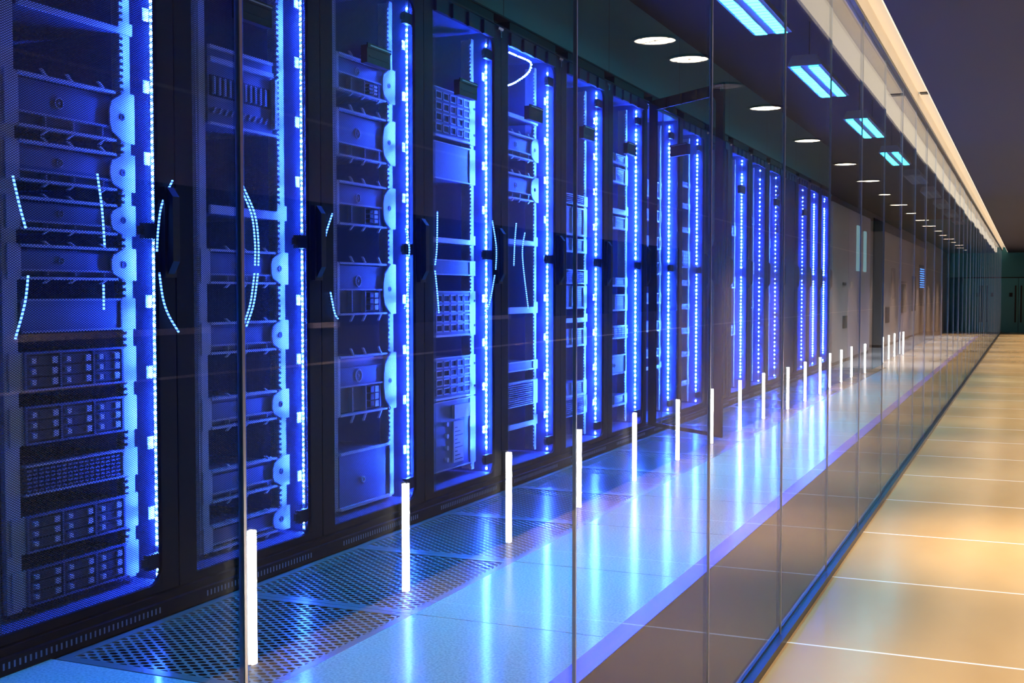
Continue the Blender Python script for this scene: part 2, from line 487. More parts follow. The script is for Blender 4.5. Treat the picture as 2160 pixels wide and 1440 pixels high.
RACKS = []
rack_words = {0: 'black server rack at the left edge of the photo, drive servers in its lower half',
              2: 'black server rack with one large dark drawer box filling its lowest part',
              3: 'black server rack holding a white printed plate near its foot',
              4: 'black server rack with a curl of bright blue lights inside its top corner',
              7: 'black server rack whose mesh door stands open into the aisle'}
for k in range(RN):
    y = RY + RP * k
    lab = rack_words.get(k, 'black mesh-door server rack glowing blue, %s in the row from the left' % ORD[k])
    r = thing('server_rack', lab, 'server rack', (RX, y, 0), 'server racks along the left side of the aisle')
    RACKS.append(r)
    near = k < 9
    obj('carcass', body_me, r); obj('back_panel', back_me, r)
    kp = obj('kick_plate', kick_me, r); obj('vent_slots', slot_me, kp)
    obj('roof_trim', trim_me, r)
    obj('mounting_rail', rail_l, r); obj('mounting_rail', rail_r if near else rail_far, r)
    obj('inner_post', post_me, r)
    d = obj('door', door_me, r)
    obj('mesh_panel', mesh_near if k < 3 else mesh_far, d)
    if near: obj('door_stiffener', stiff_me, d)
    obj('door_handle', handle_me, d)
    if k in (1, 2, 3, 4, 5, 6, 7, 9, 10, 12, 14):
        p = obj('door_pull', cbox_me, d); obj('pull_edge', cline_me, p)
    obj('air_baffle', baffle_me, d)
    obj('latch_clip', clip_me, d)
    if k not in (9, 13):
        li = [0, 0, 1, 2, 2, 3, 3, 3, 3, 3, 3, 4, 4, 4, 4, 3, 3][k]
        s = obj('led_strip', led_meshes[li], r)
        if k < 6:
            for i in range(9): obj('strip_clip', sclip_me, s, (0, 0, 0.30 + i * 0.225))
    if near:
        for zc in (1.195, 2.205, 0.155): obj('brace_bar', brace_me, r, (0, 0, zc))
    if k == 7:
        d.rotation_euler = (0, 0, R(-129))
        d.location = (0.012, -0.004, 0)

def smooth(pts, n=10):
    """Catmull-Rom through the points"""
    P = [pts[0]] + list(pts) + [pts[-1]]
    out = []
    for i in range(1, len(P) - 2):
        p0, p1, p2, p3 = (Vector(P[i + j]) for j in (-1, 0, 1, 2))
        for s in range(n):
            t = s / n
            out.append(0.5 * ((2 * p1) + (p2 - p0) * t + (2 * p0 - 5 * p1 + 4 * p2 - p3) * t * t + (3 * p1 - p0 - 3 * p2 + p3) * t ** 3))
    out.append(Vector(P[-2]))
    return out
REFLECTIONS = {0: [[(.18, 1.31), (.2, 1.237), (.221, 1.175)], [(.227, 1.049), (.214, .974), (.179, .88)], [(.491, 1.344), (.508, 1.244), (.517, 1.136)],
             [(.51, 1.026), (.51, .951)], [(.819, 1.353), (.768, 1.276), (.75, 1.202), (.742, 1.129)], [(.752, 1.064), (.768, .984), (.794, .932), (.84, .879)]],
         1: [[(.319, 1.367), (.386, 1.275), (.406, 1.178), (.405, 1.097)], [(.402, 1.072), (.376, .966), (.331, .885)],
             [(.339, 1.367), (.406, 1.275), (.426, 1.178), (.425, 1.097)], [(.422, 1.072), (.396, .966), (.351, .885)]],
         2: [[(.064, 1.307), (.012, 1.214), (.004, 1.142)], [(.047, 1.007), (.077, .925), (.101, .903)],
             [(.649, 1.282), (.683, 1.202), (.678, 1.151)], [(.682, 1.09), (.664, .978), (.638, .937)]],
         3: [[(.109, 1.372), (.103, 1.212), (.084, 1.126)], [(.084, 1.105), (.107, .998), (.121, .912)],
             [(.711, 1.363), (.758, 1.235), (.752, 1.121)], [(.74, 1.093), (.682, .962), (.625, .9)]],
         4: [[(.171, 1.368), (.15, 1.26), (.139, 1.145)], [(.287, 1.324), (.254, 1.198), (.334, .921)]]}
for k, lines in REFLECTIONS.items():  # curved reflections of the LED strips, built as glowing tubes on the doors
    for pts in lines:
        path = smooth([(0.0105, u, z) for u, z in pts])
        obj('light_curve', MB().tube(path, 0.0032, 6).mesh('light_curve', M['led_reflection']), RACKS[k])
# the curl of blue lights at the top of the fifth rack
curl = smooth([(-0.052, u, z) for u, z in ((.16, 2.262), (.317, 2.264), (.48, 2.266), (.515, 2.250), (.490, 2.215), (.415, 2.172), (.286, 2.118), (.20, 2.09))])
cm = MB().tube(curl, 0.004, 6, 0)
acc = 0.0
for a, b in zip(curl[:-1], curl[1:]):
    acc += (b - a).length
    if acc > 0.017:
        acc = 0.0
        cm.box(b.x + 0.002, b.x + 0.008, b.y - 0.003, b.y + 0.003, b.z - 0.003, b.z + 0.003, 1)
obj('light_curve', cm.mesh('light_curve', [M['led_tape'], M['led']]), RACKS[4])

# ------------------------------------------------------------------ equipment in the racks
UL, UR = 0.335, 0.738      # front face between the rails
EX = -0.130                # rail face (rack coordinates)
cache = {}
def cm_(key, fn):
    if key not in cache: cache[key] = fn()
    return cache[key]

def ear_plain(h):
    mb = MB().box(0.0, 0.005, 0.735, 0.800, 0.0, h)
    return mb.mesh('ear', M['zinc'])
def ear_bracket(h):
    """bright bracket: broad belly with cut corners and a bolt hole"""
    c = h / 2
    mb = MB()
    a = [(0.800, 0), (0.800, h), (0.755, h), (0.700, h * 0.80), (0.690, h * 0.62), (0.690, h * 0.38), (0.700, h * 0.2), (0.755, 0)]
    mb.prism(a, 0, 0.004, 0.010)
    mb.ring((0.742, c), 0.006, 0.011, 0, 0.010, 0.013, 12, 1)
    mb.cyl((0.742, c), 0.006, 0, 0.0095, 0.011, 10, 1)
    return mb.mesh('ear', [M['zinc'], M['dark']])
def screws(h):
    mb = MB()
    for z in (h * 0.22, h * 0.78):
        mb.cyl((0.785, z), 0.006, 0, 0.005, 0.009, 10)
    return mb.mesh('screw', M['dark'])

def unit_root(k, z0, name, label, cat, group):
    return thing(name, label, cat, (RX + EX, RY + RP * k, z0), group)

def make_drive(k, z0, h, label):
    r = unit_root(k, z0, 'drive_server', label, 'server', 'drive servers in the racks')
    obj('chassis', MB().box(-0.60, 0.0, UL, UR, 0.004, h - 0.004).mesh('chassis', M['dark']), r)
    bz = MB().box(0, 0.012, UL, UR, 0, 0.006).box(0, 0.012, UL, UR, h - 0.006, h)
    cols = [UL + 0.012, UL + 0.146, UL + 0.280, UR]
    for c in cols: bz.box(0, 0.012, c - 0.012, c - 0.004, 0.006, h - 0.006)
    obj('bezel', bz.mesh('bezel', M['panel']), r)
    rows = 3
    hh = (h - 0.020) / rows
    for ci in range(3):
        for ri in range(rows):
            a, b = cols[ci] + 0.001, cols[ci + 1] - 0.015
            z = 0.010 + ri * hh
            tb = MB().box(0, 0.008, a, b, z + 0.002, z + hh - 0.002)
            for q in range(4):
                tb.box(0.008, 0.0095, a + 0.040, b - 0.034, z + 0.007 + q * (hh - 0.014) / 3 - 0.001, z + 0.007 + q * (hh - 0.014) / 3 + 0.001)
            tr = obj('drive_tray', tb.mesh('drive_tray', M['tray']), r)
            obj('latch', MB().box(0.008, 0.018, a + 0.008, a + 0.024, z + 0.008, z + hh - 0.008).box(0.008, 0.014, b - 0.028, b - 0.008, z + 0.006, z + hh - 0.006).mesh('latch', M['latch']), tr)
    obj('ear', ear_plain(h), r); 
    obj('ear', MB().box(0, 0.005, 0.285, UL, 0, h).mesh('ear', M['zinc']), r)
    return r

def make_bracket(k, z0, h, label, ports=False):
    r = unit_root(k, z0, 'server_chassis', label, 'server', 'bracketed chassis in the racks')
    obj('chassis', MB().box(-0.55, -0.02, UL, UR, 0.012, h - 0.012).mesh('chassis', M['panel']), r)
    fm = h * (0.5 if ports else 0.30)
    obj('faceplate', MB().box(-0.02, -0.004, UL, UR - 0.035, fm, h * 0.80).mesh('faceplate', M['panel']), r)
    obj('emblem', MB().ring((UL + 0.16, (fm + h * 0.8) / 2), h * 0.09, h * 0.115, 0, -0.004, -0.001, 20).ring((UL + 0.16, (fm + h * 0.8) / 2), h * 0.0, h * 0.03, 0, -0.004, -0.001, 8).mesh('emblem', M['steel']), r)
    # lips with small raised tabs
    for nm, z, up in (('upper_lip', h - 0.008, 1), ('lower_lip', 0.0, -1)):
        lp = MB().box(-0.02, 0.010, UL - 0.005, UR - 0.02, z, z + 0.008)
        for u in (UL + 0.10, UL + 0.20, UL + 0.33):
            s = up * h * 0.13
            zz = z + (0.006 if up > 0 else 0.002)
            lp.prism([(u, zz), (u + 0.010, zz), (u - 0.014, zz + s), (u - 0.024, zz + s)], 0, 0.002, 0.010)
        obj(nm, lp.mesh(nm, M['zinc']), r)
    obj('middle_lip', MB().box(-0.02, 0.006, UL, UR - 0.03, fm - 0.006, fm).mesh('middle_lip', M['steel']), r)
    dv = MB()
    for u in (UL + 0.10, UL + 0.21, UL + 0.33): dv.box(-0.02, 0.002, u, u + 0.006, 0.012, fm - 0.008)
    obj('divider', dv.mesh('divider', M['steel']), r)
    if ports:
        for i in range(3):
            for j in range(2):
                z = 0.02 + i * (fm - 0.03) / 3
                pb = MB().box(-0.02, 0.003, UL + 0.25 + j * 0.040, UL + 0.278 + j * 0.040, z, z + (fm - 0.03) / 3 - 0.006)
                obj('port', pb.mesh('port', M['latch'] if j else M['black']), r)
    obj('ear', ear_bracket(h), r)
    obj('ear', MB().box(0, 0.005, 0.285, UL, 0, h).mesh('ear', M['zinc']), r)
    return r

def make_port(k, z0, h, label, cols=5, rows=4, wide=0.385):
    r = unit_root(k, z0, 'network_switch', label, 'network switch', 'switches with square ports')
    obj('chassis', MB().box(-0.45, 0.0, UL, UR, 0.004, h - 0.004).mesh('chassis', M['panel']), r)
    obj('bottom_lip', MB().box(0, 0.016, UL, UR - 0.01, 0, 0.009).mesh('bottom_lip', M['zinc']), r)
    obj('top_lip', MB().box(0, 0.008, UL, UR, h - 0.005, h).mesh('top_lip', M['steel']), r)
    cw = wide / cols; rh = (h - 0.030) / rows
    for i in range(cols):
        for j in range(rows):
            a = UR - wide + i * cw; z = 0.018 + j * rh
            s = MB()
            m = 0.12 * min(cw, rh)
            s.box(0, 0.006, a + m, a + cw - m, z + m, z + m * 1.9).box(0, 0.006, a + m, a + cw - m, z + rh - m * 1.9, z + rh - m)
            s.box(0, 0.006, a + m, a + m * 1.9, z + m, z + rh - m).box(0, 0.006, a + cw - m * 1.9, a + cw - m, z + m, z + rh - m)
            s.box(0, 0.0015, a + m * 1.9, a + cw - m * 1.9, z + m * 1.9, z + rh - m * 1.9, 1)
            obj('port', s.mesh('port', [M['steel'], M['black']]), r)
    obj('ear', ear_plain(h), r)
    obj('screw', screws(h), r)
    return r

def make_fins(k, z0, h, label):
    r = unit_root(k, z0, 'storage_unit', label, 'storage unit', 'storage units in the racks')
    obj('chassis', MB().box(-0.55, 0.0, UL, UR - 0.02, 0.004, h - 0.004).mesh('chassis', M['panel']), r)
    obj('top_lip', MB().box(0, 0.012, UL, UR - 0.03, h - 0.016, h - 0.004).mesh('top_lip', M['zinc']), r)
    obj('upper_band', MB().box(0, 0.014, UL, UR - 0.03, h * 0.78, h * 0.84).mesh('upper_band', M['zinc']), r)
    f = MB()
    u = UL + 0.02
    while u < UR - 0.06:
        f.box(0, 0.012, u, u + 0.012, h * 0.38, h * 0.60); u += 0.030
    obj('vent_fins', f.mesh('vent_fins', M['steel']), r)
    obj('dark_slot', MB().box(0, 0.003, UL + 0.01, UR - 0.04, h * 0.36, h * 0.62).mesh('dark_slot', M['black']), r)
    obj('side_bracket', MB().box(0, 0.018, UR - 0.028, UR - 0.012, h * 0.1, h * 0.76).mesh('side_bracket', M['zinc']), r)
    f2 = MB()
    u = UL + 0.015
    while u < UR - 0.06:
        f2.prism([(u, h * 0.14), (u + 0.01, h * 0.14), (u + 0.024, h * 0.22), (u + 0.014, h * 0.22)], 0, 0, 0.010); u += 0.034
    obj('lower_grip', f2.mesh('lower_grip', M['steel']), r)
    obj('bottom_lip', MB().box(0, 0.012, UL, UR, 0, 0.008).mesh('bottom_lip', M['zinc']), r)
    return r

def make_shelf(k, z0, h, label):
    r = unit_root(k, z0, 'rack_shelf', label, 'rack shelf', 'thin shelves in the racks')
    obj('tray', MB().box(-0.50, 0.0, UL, UR, 0, 0.004).mesh('tray', M['panel']), r)
    obj('front_lip', MB().box(0.0, 0.010, UL, UR, 0, max(0.010, h * 0.7)).mesh('front_lip', M['zinc']), r)
    obj('ear', MB().box(0, 0.005, UR, 0.800, 0, h + 0.012).mesh('ear', M['zinc']), r)
    return r

def make_patch(k, z0, h, label):
    """small unit with a bright tray lip below and an outlined front"""
    r = unit_root(k, z0, 'rack_server', label, 'server', 'plain servers in the racks')
    obj('chassis', MB().box(-0.50, 0.0, UL, UR, 0.010, h - 0.002).mesh('chassis', M['panel']), r)
    obj('front_lip', MB().box(0, 0.018, UL, UR, 0, 0.012).mesh('front_lip', M['zinc']), r)
    fr = MB().box(0, 0.008, UR - 0.22, UR - 0.01, h - 0.010, h - 0.004).box(0, 0.008, UR - 0.018, UR - 0.010, 0.014, h - 0.004).box(0, 0.006, UR - 0.22, UR - 0.214, 0.014, h - 0.004)
    obj('front_frame', fr.mesh('front_frame', M['zinc']), r)
    if h > 0.06:
        g = MB()
        z = h * 0.35
        while z < h - 0.022:
            g.box(0, 0.005, UR - 0.19, UR - 0.05, z, z + 0.004); z += 0.012
        obj('vent_bars', g.mesh('vent_bars', M['steel']), r)
    obj('ear', MB().box(0, 0.005, UR, 0.790, 0.0, h).mesh('ear', M['zinc']), r)
    return r

def make_mesh(k, z0, h, label):
    r = unit_root(k, z0, 'vented_server', label, 'server', 'vented servers in the racks')
    obj('chassis', MB().box(-0.50, -0.02, UL, UR, 0.004, h - 0.004).mesh('chassis', M['dark']), r)
    g = MB()
    z = 0.010
    while z < h - 0.012:
        u = UL + 0.01
        while u < UR - 0.02:
            g.box(-0.02, 0.004, u, u + 0.017, z, z + 0.006); u += 0.0225
        z += 0.0115
    obj('vent_bars', g.mesh('vent_bars', M['panel']), r)
    obj('bezel', MB().box(-0.02, 0.008, UL, UR, 0, 0.006).box(-0.02, 0.008, UL, UR, h - 0.006, h).mesh('bezel', M['steel']), r)
    obj('ear', ear_plain(h), r)
    return r

def make_drawer(k, z0, h, label):
    r = unit_root(k, z0, 'drawer_box', label, 'drawer unit', 'drawer boxes in the racks')
    obj('housing', MB().box(-0.60, 0.0, UL - 0.005, UR + 0.008, 0.006, h - 0.006).mesh('housing', M['panel']), r)
    obj('top_rim', MB().box(0, 0.014, UL - 0.012, UR + 0.010, h - 0.010, h).mesh('top_rim', M['zinc']), r)
    obj('bottom_rim', MB().box(0, 0.014, UL - 0.012, UR + 0.010, 0, 0.012).mesh('bottom_rim', M['zinc']), r)
    obj('side_rim', MB().box(0, 0.010, UR, UR + 0.010, 0.012, h - 0.010).mesh('side_rim', M['steel']), r)
    obj('lock', MB().ring((UL + 0.18, h * 0.45), 0.008, 0.014, 0, 0, 0.008, 14).mesh('lock', M['zinc']), r)
    return r

def make_panel(k, z0, h, label, plate=False):
    r = unit_root(k, z0, 'blank_panel' if not plate else 'control_panel', label, 'panel', 'smooth panels in the racks')
    obj('housing', MB().box(-0.40, 0.0, UL, UR, 0.004, h - 0.004).mesh('housing', M['panel']), r)
    rim = MB().box(0, 0.006, UL, UR, h - 0.006, h).box(0, 0.006, UL, UR, 0, 0.006).box(0, 0.006, UR - 0.006, UR, 0.006, h - 0.006)
    obj('rim', rim.mesh('rim', M['steel']), r)
    obj('ear', ear_plain(h), r)
    if plate:
        obj('header_block', MB().box(0, 0.016, UL + 0.20, UR - 0.02, h * 0.72, h * 0.92).mesh('header_block', M['paper']), r)
        p = obj('printed_plate', MB().box(0, 0.010, UL + 0.20, UR - 0.09, h * 0.08, h * 0.68).mesh('printed_plate', M['paper']), r)
        rule = MB()
        for i in range(9):
            z = h * (0.12 + i * 0.058)
            rule.box(0.010, 0.0108, UL + 0.215, UR - 0.10 - (i % 3) * 0.03, z, z + 0.004)
        obj('ruled_lines', rule.mesh('ruled_lines', M['dark']), p)
        kn = MB()
        for i in range(4): kn.cyl((UL + 0.13, h * (0.15 + 0.17 * i)), 0.012, 0, 0, 0.014, 10)
        obj('knobs', kn.mesh('knobs', M['zinc']), r)
    return r

KIND = {'drive': (make_drive, 'dark server with a grid of drive trays'), 'bracket': (make_bracket, 'wide chassis with bright bolted side bracket'),
        'bport': (lambda k, z, h, l: make_bracket(k, z, h, l, True), 'wide bracketed chassis with small square sockets'),
        'port': (make_port, 'switch with a grid of square ports'), 'fins': (make_fins, 'tall storage unit with upright vent fins'),
        'shelf': (make_shelf, 'thin shelf with a bright front lip'), 'patch': (make_patch, 'small server on a bright tray lip'),
        'mesh': (make_mesh, 'server with a front of short vent bars'), 'drawer': (make_drawer, 'large drawer box with bright rims'),
        'panel': (make_panel, 'smooth rimmed panel'), 'card': (lambda k, z, h, l: make_panel(k, z, h, l, True), 'panel with a white ruled plate')}
EQ = {0: [('shelf', 1.805, 1.83), ('bracket', 1.469, 1.623), ('bracket', 1.317, 1.433), ('bracket', 1.180, 1.275), ('bracket', 1.040, 1.140), ('panel', .888, .985),
          ('drive', .722, .834), ('drive', .570, .680), ('mesh', .425, .512), ('drive', .262, .368), ('drive', .110, .216)],
      1: [('fins', 1.584, 1.86), ('shelf', 1.276, 1.32), ('bracket', 1.034, 1.155), ('bracket', .788, .9), ('bracket', .527, .637), ('bracket', .270, .384), ('bracket', .100, .19)],
      2: [('bport', 1.835, 1.985), ('bracket', 1.565, 1.760), ('bport', 1.285, 1.465), ('bport', .910, 1.130), ('bport', .49, .74), ('drawer', .100, .340)],
      3: [('port', 1.75, 1.985), ('panel', 1.55, 1.728), ('shelf', 1.245, 1.28), ('panel', 1.09, 1.165), ('port', .79, 1.012), ('port', .485, .69), ('card', .137, .478)],
      4: [('shelf', 1.96, 1.99), ('bracket', 1.748, 1.88), ('bracket', 1.52, 1.66), ('shelf', 1.27, 1.31), ('shelf', .889, .94), ('panel', .568, .622), ('mesh', .371, .51), ('shelf', .25, .29)],
      5: [('mesh', 1.552, 1.615), ('patch', 1.359, 1.54), ('patch', 1.254, 1.345), ('mesh', 1.06, 1.15), ('patch', .906, 1.05), ('shelf', .82, .86), ('patch', .67, .785), ('patch', .359, .451), ('mesh', .237, .353)],
      6: [('patch', 1.886, 1.958), ('patch', 1.754, 1.866), ('shelf', 1.545, 1.595), ('patch', 1.44, 1.529), ('patch', 1.047, 1.113), ('patch', .88, .997), ('port', .689, .78), ('drawer', .444, .579), ('patch', .226, .30)],
      7: [('patch', 1.715, 1.848), ('patch', 1.541, 1.632), ('patch', 1.331, 1.433), ('patch', 1.142, 1.24), ('patch', .923, 1.007), ('patch', .715, .796), ('patch', .52, .587), ('shelf', .43, .466)],
      8: [('patch', 1.87, 1.916), ('patch', 1.694, 1.741), ('patch', 1.499, 1.546), ('port', 1.212, 1.35), ('patch', 1.065, 1.114), ('patch', .870, .917), ('patch', .67, .72), ('patch', .482, .522), ('patch', .244, .284)],
      10: [('patch', 1.55, 1.65), ('patch', 1.05, 1.16), ('patch', .60, .70)], 11: [('patch', 1.70, 1.78), ('port', 1.20, 1.32), ('patch', .85, .93)],
      12: [('patch', 1.50, 1.60), ('patch', .90, 1.0)], 14: [('patch', 1.60, 1.70), ('patch', 1.0, 1.1)], 15: [('patch', 1.3, 1.4)], 16: [('patch', 1.2, 1.32)]}
for k, rows in EQ.items():
    rows = sorted(rows, key=lambda a: -a[1])
    # squeeze out overlaps between neighbours
    for i, (kind, za, zb) in enumerate(rows):
        fn, words = KIND[kind]
        where = 'leftmost rack' if k == 0 else '%s rack from left' % ORD[k]
        fn(k, za, zb - za, '%s, %s unit down in %s' % (words, ORD[i], where))

# ------------------------------------------------------------------ glass partition
GP, G0 = 0.8475, 0.872
pane_me = {}
tilts = [0.0, 0.05, -0.04, 0.06, -0.07, 0.05, 0.08, -0.06, 0.05, -0.09, 0.07, -0.04, 0.08, -0.06]
npane = 0
yy = G0 - 3 * GP
gl = MB().box(-0.003, 0.003, 0.003, GP - 0.003, 0.02, 2.11)
gl.mi = [0, 0, 1, 1, 0, 0]
glass_me = gl.mesh('window', [M['glass'], M['edge']])
joint_me = MB().box(-0.0028, 0.0028, -0.0020, 0.0020, 0.02, 2.11).mesh('glass_joint', M['joint'])
while yy < YEND - 0.3:
    npane += 1
    wd = struct('window_%d' % npane, glass_me, (GX, yy, 0))
    wd.rotation_euler = (0, 0, R(tilts[npane % len(tilts)]))
    j = struct('trim_joint_%d' % npane, joint_me, (GX, yy, 0))
    yy += GP
struct('trim_2', MB().box(GX - 0.02, GX - 0.008, -2.5, YEND, 0, 0.022).box(GX + 0.008, GX + 0.020, -2.5, YEND, 0, 0.022).box(GX - 0.008, GX + 0.008, -2.5, YEND, -0.02, 0.018).mesh('trim_2', M['track']))
# top channel, cream header, recess and the hall ceiling with its lip
struct('trim_3', MB().box(GX - 0.018, GX + 0.018, -2.5, YEND, 2.11, 2.122).mesh('trim_3', M['track']))
struct('trim_4', MB().box(GX - 0.02, GX + 0.02, -2.5, YEND, 2.1225, 2.195).mesh('trim_4', M['cream']))
cv = MB()
yb = -2.5
for ye in (7.50, 32.5, YEND):
    cv.box(GX - 0.02, -0.4985, yb, ye, 2.196, 2.23); yb = ye + 0.07
struct('ceiling_cove', cv.mesh('ceiling_cove', M['cove_lit']))
struct('trim_5', MB().box(GX + 0.03, -0.4985, 7.50, 7.57, 2.19, 2.23).box(GX + 0.03, -0.4985, 32.5, 32.57, 2.19, 2.23).mesh('trim_5', M['track']))
hc = MB().box(-0.496, HALL_X, -2.5, YEND, HALL_C, 2.23)
struct('ceiling', hc.mesh('ceiling', M['hall_ceiling']))
cl = obj('cove_light', MB().box(-0.505, -0.4965, -2.4, YEND - 0.1, HALL_C + 0.008, 2.185).mesh('cove_light', M['cove_led']))
tag(cl, 'long warm strip light hidden in the slot above the glass', 'strip light')

# ------------------------------------------------------------------ hall side wall, far and near walls
hw = MB()
hw.box(HALL_X, HALL_X + 0.1, 7.0, YEND, -0.12, 0.90)
hw.box(HALL_X, HALL_X + 0.1, -2.5, YEND, 1.27, 2.23)
hw.box(HALL_X, HALL_X + 0.1, 7.0, YEND, 0.90, 1.27)
struct('wall_right', hw.mesh('wall_right', M['hall_wall']))
struct('wall_right_lower', MB().box(HALL_X, HALL_X + 0.1, -2.5, 7.0, -0.12, 0.90).mesh('wall_right_lower', M['hall_lower']))
struct('wall_right_band', MB().box(HALL_X + 0.004, HALL_X + 0.1, -2.5, 7.0, 0.90, 1.27).mesh('wall_right_band', M['hall_dark']))
struct('door_4', MB().box(HALL_X - 0.012, HALL_X + 0.002, 16.35, 17.85, 0.0, 2.0).mesh('door_4', M['doorway']))
lg = MB()
for a, b in ((1.85, 2.50), (2.94, 3.09), (4.14, 4.38)):
    lg.box(HALL_X - 0.012, HALL_X + 0.004, a, b, 0.899, 0.914)
struct('trim_7', lg.mesh('trim_7', M['hall_ledge']))
struct('trim_8', MB().box(HALL_X - 0.003, HALL_X, -2.5, YEND, 1.50, 1.507).box(HALL_X - 0.003, HALL_X, -2.5, YEND, 0.79, 0.796).mesh('trim_8', M['hall_ledge']))
struct('wall_back', MB().box(-6.5, HALL_X, -2.6, -2.5, -0.4, ROOM_C).mesh('wall_back', M['wallgrey']))
struct('ceiling_room', MB().box(-6.5, GX - 0.02, -2.5, YEND, ROOM_C, ROOM_C + 0.1).mesh('ceiling_room', M['room_ceiling']))
struct('wall_header', MB().box(GX - 0.02, GX + 0.02, -2.5, YEND, 2.231, ROOM_C).mesh('wall_header', M['room_ceiling']))
bh = MB().box(RX - 0.08, RX, RY, 16.52, 2.40, ROOM_C)
struct('wall_left', bh.mesh('wall_left', M['bulkhead']))
struct('wall_left_near', MB().box(-3.5, RX, -2.5, RY - 0.003, 0, ROOM_C).mesh('wall_left_near', M['rack']))
tr = MB().box(RX - 0.06, RX + 0.012, RY, 16.52, 2.396, 2.400).box(RX - 0.06, RX + 0.004, RY, 16.52, 2.3965, 2.408)
struct('trim_9', tr.mesh('trim_9', M['trough']))
struct('wall_left_far', MB().box(-6.5, -6.4, 16.5, YEND, 0, ROOM_C).mesh('wall_left_far', M['wallgrey']))
struct('wall_left_return', MB().box(-6.4, -3.42, 16.50, 16.54, 0, ROOM_C).mesh('wall_left_return', M['wallgrey']))
ew = MB().box(-6.5, -1.30, YEND, YEND + 0.1, -0.4, ROOM_C).box(-1.30, HALL_X, YEND, YEND + 0.1, 1.905, ROOM_C).box(-1.30, HALL_X, YEND, YEND + 0.1, 1.42, 1.905)
struct('wall_far', ew.mesh('wall_far', M['tealwall']))
# far doors: two pairs of teal leaves with long dark pulls
for i, (xa, xb, hx) in enumerate(((-1.30, -0.785, -1.10), (-0.78, -0.232, -0.30), (-0.228, 0.32, -0.165))):
    d = struct('door_%d' % (i + 1), MB().box(xa + 0.003, xb - 0.003, YEND, YEND + 0.04, 0, 1.415).mesh('door', M['teal']))
    obj('door_handle', MB().box(hx - 0.018, hx + 0.018, YEND - 0.05, YEND - 0.02, 0.26, 1.21).box(hx - 0.008, hx + 0.008, YEND - 0.02, YEND, 0.40, 0.43).box(hx - 0.008, hx + 0.008, YEND - 0.02, YEND, 1.05, 1.08).mesh('door_handle', M['black']), d)
    if i < 2:
        lx = hx - 0.11
        obj('lock_box', MB().box(lx - 0.04, lx + 0.04, YEND - 0.03, YEND, 0.92, 1.02).mesh('lock_box', M['black']), d)
struct('trim_10', MB().box(-1.30, HALL_X, YEND - 0.02, YEND - 0.002, 1.40, 1.425).mesh('trim_10', M['black']))

# ------------------------------------------------------------------ beyond the racks: grey cabinets and a dark opening
def cabinet(y0, y1, x, h, mat, label, extras, depth=0.8):
    r = thing('equipment_cabinet', label, 'cabinet', (x, y0, 0), 'tall cabinets beyond the racks')
    wd = y1 - y0
    bevel(obj('body', MB().box(-depth, 0, 0.004, wd - 0.004, 0.05, h).mesh('body', mat), r), 0.01)
    obj('plinth', MB().box(-depth + 0.03, -0.02, 0.02, wd - 0.02, 0, 0.05).mesh('plinth', M['black']), r)
    for nm, a, b, z0, z1, m in extras:
        obj(nm, MB().box(0, 0.02, a, b, z0, z1).mesh(nm, m), r)
    return r
cabinet(16.56, 18.1, -2.44, 2.25, M['cabinet'], 'grey cabinet next to the last rack, two black switches at mid height',
        [('switch_button', 0.95, 1.07, 1.12, 1.16, M['black']), ('switch_button', 1.12, 1.24, 1.12, 1.16, M['black']), ('wall_box', 1.0, 1.35, 0.50, 0.68, M['hall_dark'])])
cabinet(18.12, 20.75, -2.44, 2.25, M['lilac'], 'pale lilac cabinet with a lit upright window panel',
        [('window_panel', 0.85, 1.25, 1.35, 2.05, M['lightpanel']), ('window_panel', 1.7, 1.95, 1.35, 2.0, M['lightpanel']), ('notice', 0.2, 0.5, 1.08, 1.18, M['cabinet']), ('notice', 1.3, 1.75, 1.0, 1.28, M['cabinet'])])
cabinet(22.9, 25.6, -2.44, 2.15, M['cabinet'], 'grey cabinet just past the dark opening',
        [('grille_panel', 1.2, 1.8, 0.9, 1.5, M['wallgrey']), ('wall_box', 0.2, 0.8, 0.45, 0.75, M['hall_dark'])])
cabinet(25.62, 28.2, -2.44, 2.15, M['lilac'], 'pale lilac cabinet with a tall dark screen, farther down the aisle',
        [('dark_screen', 0.4, 1.4, 0.6, 1.2, M['hall_dark']), ('shelf_bar', 0.3, 1.5, 1.22, 1.26, M['black'])])
fc = cabinet(28.22, 33.0, -2.44, 2.15, M['cabinet'], 'farthest grey cabinet, with rows of small blue lights, beside the end wall',
        [('dark_panel', 0.3, 1.2, 0.6, 1.4, M['hall_dark']), ('dark_panel', 2.2, 3.6, 0.7, 1.7, M['hall_dark'])])
bl = MB()
for i in range(9):
    for j in range(4):
        bl.box(0.02, 0.03, 2.4 + j * 0.3, 2.55 + j * 0.3, 1.15 + i * 0.055, 1.17 + i * 0.055)
obj('blue_lights', bl.mesh('blue_lights', emit('blue_indicator', (0.05, 0.25, 1.0), 5.0)), fc)

# ------------------------------------------------------------------ lamps
# tube lights standing on the floor along the hall's side wall (they show mirrored in the glass)
tube_body = MB().box(-0.002, 0.020, -0.013, 0.013, 0.0, 0.371).mesh('backplate', M['steel'])
tube_glow = MB().box(-0.008, -0.002, -0.0100, 0.0100, 0.004, 0.366).mesh('tube', M['tube'])
nt = 0
for i in range(22):
    if i in (16, 17): continue          # the dark doorway stands here
    y = 2.625 + 0.8575 * i
    t = thing('wall_tube_light', 'upright white tube light mirrored in the glass, %s from the camera' % ORD[nt], 'tube light', (HALL_X - 0.02, y, 0), 'upright tube lights along the hall wall')
    obj('backplate', tube_body, t); obj('tube', tube_glow, t)
    nt += 1
